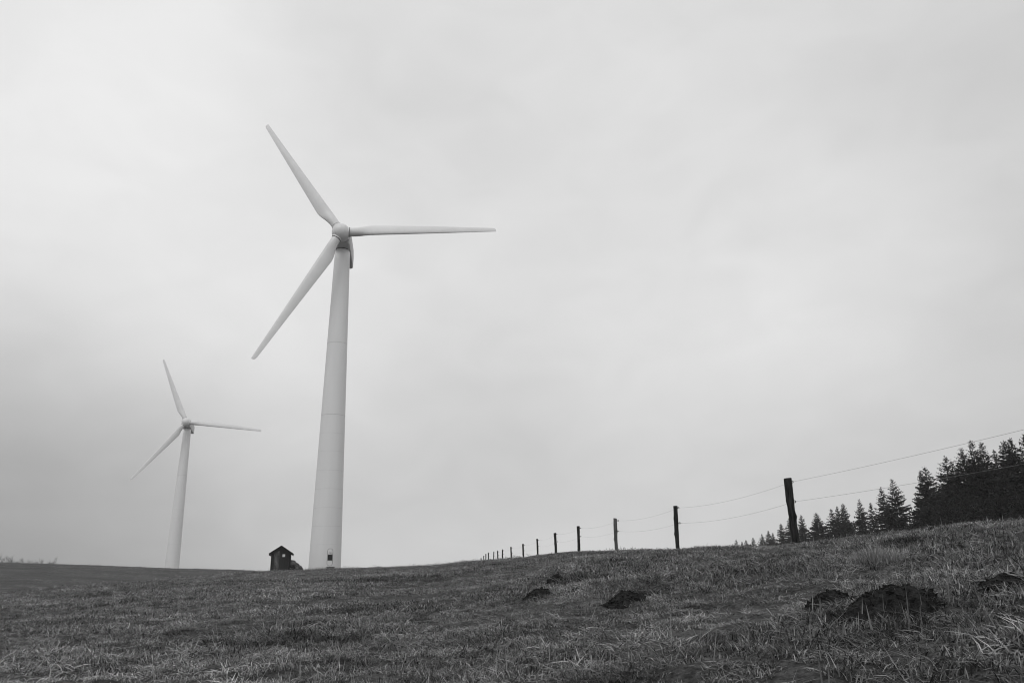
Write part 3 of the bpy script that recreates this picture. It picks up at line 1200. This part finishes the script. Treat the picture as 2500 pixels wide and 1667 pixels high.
def molehill(i, px, py, wpx, hpx, lab, lop=0.0, cover=0.75, aspect=0.8):
    """px, py: middle of the mound's foot in the photo"""
    x0, y0, r0 = on_ground(px, py)
    sc = r0 / F
    R = wpx * sc / 2 * 1.12
    Hh = hpx * sc
    rs = np.random.RandomState(500 + i)
    m = MB()
    n = 70
    g = np.linspace(-1.12, 1.12, n)
    GX, GY = np.meshgrid(g, g)
    rr = np.hypot(GX, GY) * (1 + 0.24 * fbm(GX * 1.7 + 7 * i, GY * 1.7, 60 + i, 2))
    dome = np.clip(1 - rr ** 2, 0, 1) ** 1.25
    dome *= (1 + lop * GX + 0.35 * fbm(GX * 1.6 + 3 * i, GY * 1.6, 80 + i, 2)) * 0.9
    X = GX * R; Y = GY * R * aspect
    ca, sa = math.cos(math.atan2(x0, y0)), math.sin(math.atan2(x0, y0))
    WX = x0 + X * ca + Y * sa; WY = y0 - X * sa + Y * ca
    cr = 0.017 * np.minimum(1, R / 0.2) * fbm(X * 44, Y * 44, 90 + i, 3) * (dome > 0.01)
    sm = terr(WX, WY, False) + (hz(x0, y0) - float(terr(np.array([x0]), np.array([y0]), False)[0]))
    wd_ = np.clip(dome * 2.2, 0, 1)
    Z = terr(WX, WY) * (1 - wd_) + sm * wd_ + Hh * dome + cr - 0.03 * np.clip((rr - 0.86) / 0.2, 0, 1)
    ZB = hz(x0, y0)
    V = np.stack([WX - x0, WY - y0, Z - ZB], -1).reshape(-1, 3)
    fs = []
    for a in range(n - 1):
        for b in range(n - 1):
            if min(rr[a, b], rr[a + 1, b + 1]) < 1.06:
                fs.append((a * n + b, a * n + b + 1, (a + 1) * n + b + 1, (a + 1) * n + b))
    m.add(V, fs)
    # loose clods lying on it
    for k in range(260):
        q = math.sqrt(rs.rand()) * 1.05; a = rs.rand() * 6.28
        ia = int(np.clip((q * math.sin(a) + 1.12) / 2.24 * (n - 1), 0, n - 1)); ib = int(np.clip((q * math.cos(a) + 1.12) / 2.24 * (n - 1), 0, n - 1))
        c = V[ia * n + ib]
        s = (0.0035 + 0.010 * rs.rand() ** 2.5) * (0.6 + min(R, 0.3) * 2)
        p = rs.normal(size=(8, 3)) * 0.25 + np.array([[x, y, z] for x in (-1, 1) for y in (-1, 1) for z in (-1, 1)]) * 0.75
        m.add(p * s + c, [(0, 1, 3, 2), (4, 6, 7, 5), (0, 4, 5, 1), (2, 3, 7, 6), (0, 2, 6, 4), (1, 5, 7, 3)])
    o = m.build('molehill', M_SOIL, None, True, 40)
    o.location = (x0, y0, ZB)
    tag(o, lab, 'molehill', 'molehills scattered over the pasture')
    MH.append((x0, y0, R * cover, aspect))


for i, a in enumerate([
        (1357, 1423, 52, 17, 'small dark pointed molehill highest up the slope in mid-meadow', -0.2, 0.9),
        (1313, 1465, 78, 20, 'wide flat-topped molehill left of the lumpy one in mid-meadow', 0.1, 0.9),
        (1408, 1447, 38, 9, 'thin low molehill between the pointed one and the lumpy one', 0.1, 0.9),
        (1521, 1473, 106, 24, 'lumpy irregular molehill higher at its right end, mid-meadow', 0.45, 0.82),
        (2169, 1488, 198, 50, 'largest black molehill, broad rounded heap in the right foreground', 0.12, 0.78),
        (2023, 1478, 108, 30, 'grass-grown molehill just left of the largest black one', 0.2, 0.4),
        (2452, 1428, 130, 34, 'dark low molehill near the right edge, above the largest one', 0.2, 0.85),
        (2278, 1301, 17, 8, 'tiny black molehill on the skyline slope below the dark wood', 0.0, 1.1)]):
    molehill(i, *a)

# ------------------------------------------------------------------ grass
PROTO = bpy.data.collections.new('grass_clumps')


def blade(m, rs, base, yaw, lean, L_, w, tone, curl):
    d = np.array([math.cos(yaw), math.sin(yaw), 0]); s = np.array([-math.sin(yaw), math.cos(yaw), 0])
    tw = rs.uniform(-0.8, 0.8)
    s = s * math.cos(tw) + np.array([0, 0, 1]) * math.sin(tw) * 0.6
    p = np.array(base, float)
    V = []
    a = lean
    for k, ww in enumerate((0.8, 1.0, 0.7, 0.0)):
        V += [p - s * w * ww / 2, p + s * w * ww / 2] if ww > 0 else [p]
        dr = d * math.sin(a) + np.array([0, 0, 1]) * math.cos(a)
        p = p + dr * L_ / 3
        a += curl / 3
        if p[2] < 0.004:
            p[2] = 0.004
    m.add(V, [(0, 1, 3, 2), (2, 3, 5, 4), (4, 5, 6)], tone)


def clump(idx, seed, n, rad, Lr, w, lean, straw=0.12, curl=(0, 1.2)):
    rs = np.random.RandomState(seed)
    m = MB()
    for k in range(n):
        q = rad * math.sqrt(rs.rand()); a = rs.rand() * 6.28
        isS = rs.rand() < straw
        L_ = rs.uniform(*Lr) * (1.25 if isS else 1.0)
        tone = rs.uniform(0.2, 0.42) if isS else 0.022 + 0.24 * rs.rand() ** 2.0
        blade(m, rs, (q * math.cos(a), q * math.sin(a), -0.01), rs.rand() * 6.28, math.radians(rs.uniform(*lean)), L_, w * rs.uniform(0.6, 1.4), tone, 0.1 if isS and rs.rand() < .6 else rs.uniform(*curl))
    me = m.mesh('grass_clump', M_GRASS)
    o = bpy.data.objects.new('clump_%02d' % idx, me)
    PROTO.objects.link(o)


cl = 0
for s in range(4):       # 0-3 short turf
    clump(cl, 10 + s, 88, 0.10, (0.02, 0.056), 0.0045, (25, 90), 0.14); cl += 1
for s in range(3):       # 4-6 flat matted straw and dead leaves
    clump(cl, 30 + s, 80, 0.12, (0.04, 0.12), 0.0042, (68, 92), 0.28, (-0.1, 0.6)); cl += 1
for s in range(3):       # 7-9 upright tufts
    clump(cl, 50 + s, 58, 0.06, (0.035, 0.085), 0.0047, (5, 60), 0.12, (0.1, 1.5)); cl += 1
for s in range(3):       # 10-12 middle distance turf
    clump(cl, 70 + s, 110, 0.22, (0.025, 0.065), 0.0085, (20, 85), 0.12); cl += 1
for s in range(3):       # 13-15 far turf
    clump(cl, 90 + s, 120, 0.65, (0.04, 0.09), 0.014, (15, 80), 0.10); cl += 1
for s in range(2):       # 16-17 single pale stalks
    clump(cl, 110 + s, 4, 0.10, (0.06, 0.16), 0.0056, (8, 90), 1.0, (0.0, 0.35)); cl += 1

HOL = []
for (px, py, wpx) in ((1885, 1575, 190), (2450, 1640, 160), (480, 1640, 120), (90, 1600, 160), (900, 1560, 150), (1330, 1560, 120), (2230, 1600, 90), (1700, 1490, 150), (250, 1545, 200), (2050, 1395, 160)):
    hx_, hy_, hr_ = on_ground(px, py)
    HOL.append((hx_, hy_, wpx * hr_ / F / 2))
rs = np.random.RandomState(2024)
P_, I_, S_, D_ = [], [], [], []


def scatter(r0, r1, a0, a1, dens, kinds, weights, sc0, sc1, clear=True, keep=None):
    A = 0.5 * (r1 * r1 - r0 * r0) * (a1 - a0)
    n = int(A * dens)
    r = np.sqrt(rs.uniform(r0 * r0, r1 * r1, n)); az = rs.uniform(a0, a1, n)
    x, y = r * np.sin(az), r * np.cos(az)
    ok = np.ones(n, bool)
    f1 = fbm(x * 1.1, y * 1.1, 31, 3)
    if keep is not None:
        ok &= keep(x, y, r)
    else:
        ok &= rs.rand(n) < np.clip(0.85 + 1.8 * f1 + 1.0 * vnoise(x * 5, y * 5, 33), 0.5, 1.0)
    if clear:
        for (mx_, my_, mr, asp) in MH:
            ok &= ((x - mx_) ** 2 + ((y - my_) / asp) ** 2) > (mr * rs.uniform(0.8, 1.1, n)) ** 2
    for (hx_, hy_, hr_) in HOL:
        ok &= (((x - hx_) ** 2 + (y - hy_) ** 2) > (hr_ * rs.uniform(0.4, 1.2, n)) ** 2) | (rs.rand(n) < 0.6)
    x, y, r, f1 = x[ok], y[ok], r[ok], f1[ok]
    n = len(x)
    z = terr(x, y)
    P_.append(np.stack([x, y, z + 0.003], -1))
    k = rs.choice(kinds, n, p=np.array(weights) / sum(weights))
    I_.append(k)
    S_.append(rs.uniform(sc0, sc1, n) * (1 + 0.9 * fbm(x * 0.6, y * 0.6, 41, 2)))
    D_.append(np.clip(1.22 + 0.8 * fbm(x * 0.45, y * 0.45, 51, 3) + 1.4 * vnoise(x * 3, y * 3, 57), 0.38, 2.4))


T, Mt, U = [0, 1, 2, 3], [4, 5, 6], [7, 8, 9]
scatter(0.7, 4.2, -1.2, 1.2, 260, T + Mt + U, [6] * 4 + [5] * 3 + [2.2] * 3, 0.7, 1.25)
scatter(4.2, 9, -0.95, 0.95, 170, T + Mt + U, [7] * 4 + [6] * 3 + [1.6] * 3, 0.65, 1.15)
scatter(9, 20, -0.85, 0.85, 26, [10, 11, 12] + U, [8] * 3 + [2] * 3, 0.7, 1.1)
scatter(9, 16, -0.85, 0.85, 40, T + Mt + U, [5] * 4 + [4] * 3 + [1.5] * 3, 0.75, 1.15)
scatter(20, 48, -0.8, 0.8, 17, [10, 11, 12], [1] * 3, 0.9, 1.4)
scatter(48, 125, -0.75, 0.5, 1.3, [13, 14, 15], [1] * 3, 0.7, 1.2)
scatter(125, 235, -0.75, -0.2, 0.5, [13, 14, 15], [1] * 3, 0.7, 1.1)
scatter(1.6, 4.2, -0.9, 0.9, 18, [16, 17], [1, 1], 0.6, 1.25, False)
scatter(4.2, 7, -0.9, 0.9, 6, [16, 17], [1, 1], 0.5, 0.9, False)
scatter(7, 18, -0.9, 0.9, 1.6, [16, 17], [1, 1], 0.5, 0.9, False)
# tufts along the skyline near the fence
scatter(11, 32, -0.1, 0.7, 1.2, U, [1] * 3, 0.9, 1.6)

P_ = np.concatenate(P_); I_ = np.concatenate(I_).astype(np.int32); S_ = np.concatenate(S_); D_ = np.concatenate(D_)
n = len(P_)
ROT = np.stack([rs.normal(0, 0.12, n), rs.normal(0, 0.12, n), rs.uniform(0, 6.283, n)], -1)
me = bpy.data.meshes.new('grass')
me.vertices.add(n); me.vertices.foreach_set('co', P_.astype(np.float32).ravel())
for nm, ty, arr, key in (('idx', 'INT', I_, 'value'), ('scl', 'FLOAT', S_.astype(np.float32), 'value'), ('dry', 'FLOAT', D_.astype(np.float32), 'value'), ('rot', 'FLOAT_VECTOR', ROT.astype(np.float32).ravel(), 'vector')):
    q = me.attributes.new(nm, ty, 'POINT'); q.data.foreach_set(key, arr)
me.materials.append(M_GRASS)
me.update()
go = bpy.data.objects.new('grass', me)
COL.objects.link(go)
tag(go, 'short matted winter grass with dry straw covering the pasture', 'grass', kind='stuff')
ng = bpy.data.node_groups.new('grass_scatter', 'GeometryNodeTree')
ng.interface.new_socket('Geometry', in_out='INPUT', socket_type='NodeSocketGeometry')
ng.interface.new_socket('Geometry', in_out='OUTPUT', socket_type='NodeSocketGeometry')
gi, goo = ng.nodes.new('NodeGroupInput'), ng.nodes.new('NodeGroupOutput')
ip = ng.nodes.new('GeometryNodeInstanceOnPoints')
ci = ng.nodes.new('GeometryNodeCollectionInfo')
ci.inputs['Collection'].default_value = PROTO
ci.inputs['Separate Children'].default_value = True
ci.inputs['Reset Children'].default_value = True


def nattr(nm, ty):
    q = ng.nodes.new('GeometryNodeInputNamedAttribute'); q.data_type = ty
    q.inputs['Name'].default_value = nm
    return q.outputs['Attribute']


ng.links.new(gi.outputs[0], ip.inputs['Points'])
ng.links.new(ci.outputs[0], ip.inputs['Instance'])
ip.inputs['Pick Instance'].default_value = True
ng.links.new(nattr('idx', 'INT'), ip.inputs['Instance Index'])
e2r = ng.nodes.new('FunctionNodeEulerToRotation')
ng.links.new(nattr('rot', 'FLOAT_VECTOR'), e2r.inputs[0])
ng.links.new(e2r.outputs[0], ip.inputs['Rotation'])
ng.links.new(nattr('scl', 'FLOAT'), ip.inputs['Scale'])
ng.links.new(ip.outputs[0], goo.inputs[0])
md = go.modifiers.new('scatter', 'NODES')
md.node_group = ng

# the tall pale tuft on the right slope
def grass_tuft(px, py, wpx, hpx, n, lab, seed):
    x0, y0, r0 = on_ground(px, py)
    k = r0 / F
    rs_ = np.random.RandomState(seed)
    m = MB()
    for q in range(n):
        a = rs_.rand() * 6.28; rad = wpx * k / 2 * rs_.rand() ** 0.8
        L_ = hpx * k * rs_.uniform(0.45, 1.15) * (1 - 0.5 * rad / (wpx * k / 2))
        bx, by = rad * math.cos(a), rad * math.sin(a)
        blade(m, rs_, (bx, by, hz(x0 + bx, y0 + by) - hz(x0, y0) - 0.01), a + rs_.normal(0, 0.9), math.radians(rs_.uniform(2, 35)), L_, 0.0036, rs_.uniform(0.12, 0.36), rs_.uniform(0, 0.9))
    o = m.build('grass_tuft', M_TUFT)
    o.location = (x0, y0, hz(x0, y0))
    tag(o, lab, 'grass tuft')


M_TUFT = mat('tuft_grass', 1.0, 0.55, 0.3, attr=True)
grass_tuft(2135, 1386, 112, 56, 1100, 'tall pale tuft of fine dry grass above the largest molehill', 5)

# ------------------------------------------------------------------ haze
hb = MB()
hb.box((0, 0, 15.0), (1060, 1060, 75.0))
hm = bpy.data.materials.new('haze_air')
hm.use_nodes = True
hm.node_tree.nodes.clear()
ho = hm.node_tree.nodes.new('ShaderNodeOutputMaterial')
pv = hm.node_tree.nodes.new('ShaderNodeVolumePrincipled')
pv.inputs['Color'].default_value = (0.95, 0.95, 0.95, 1)
pv.inputs['Density'].default_value = 0.0003
hm.node_tree.links.new(pv.outputs[0], ho.inputs['Volume'])
hzo = hb.build('haze', hm)
tag(hzo, 'thin pale winter haze filling the air over the hill', 'haze', kind='stuff')
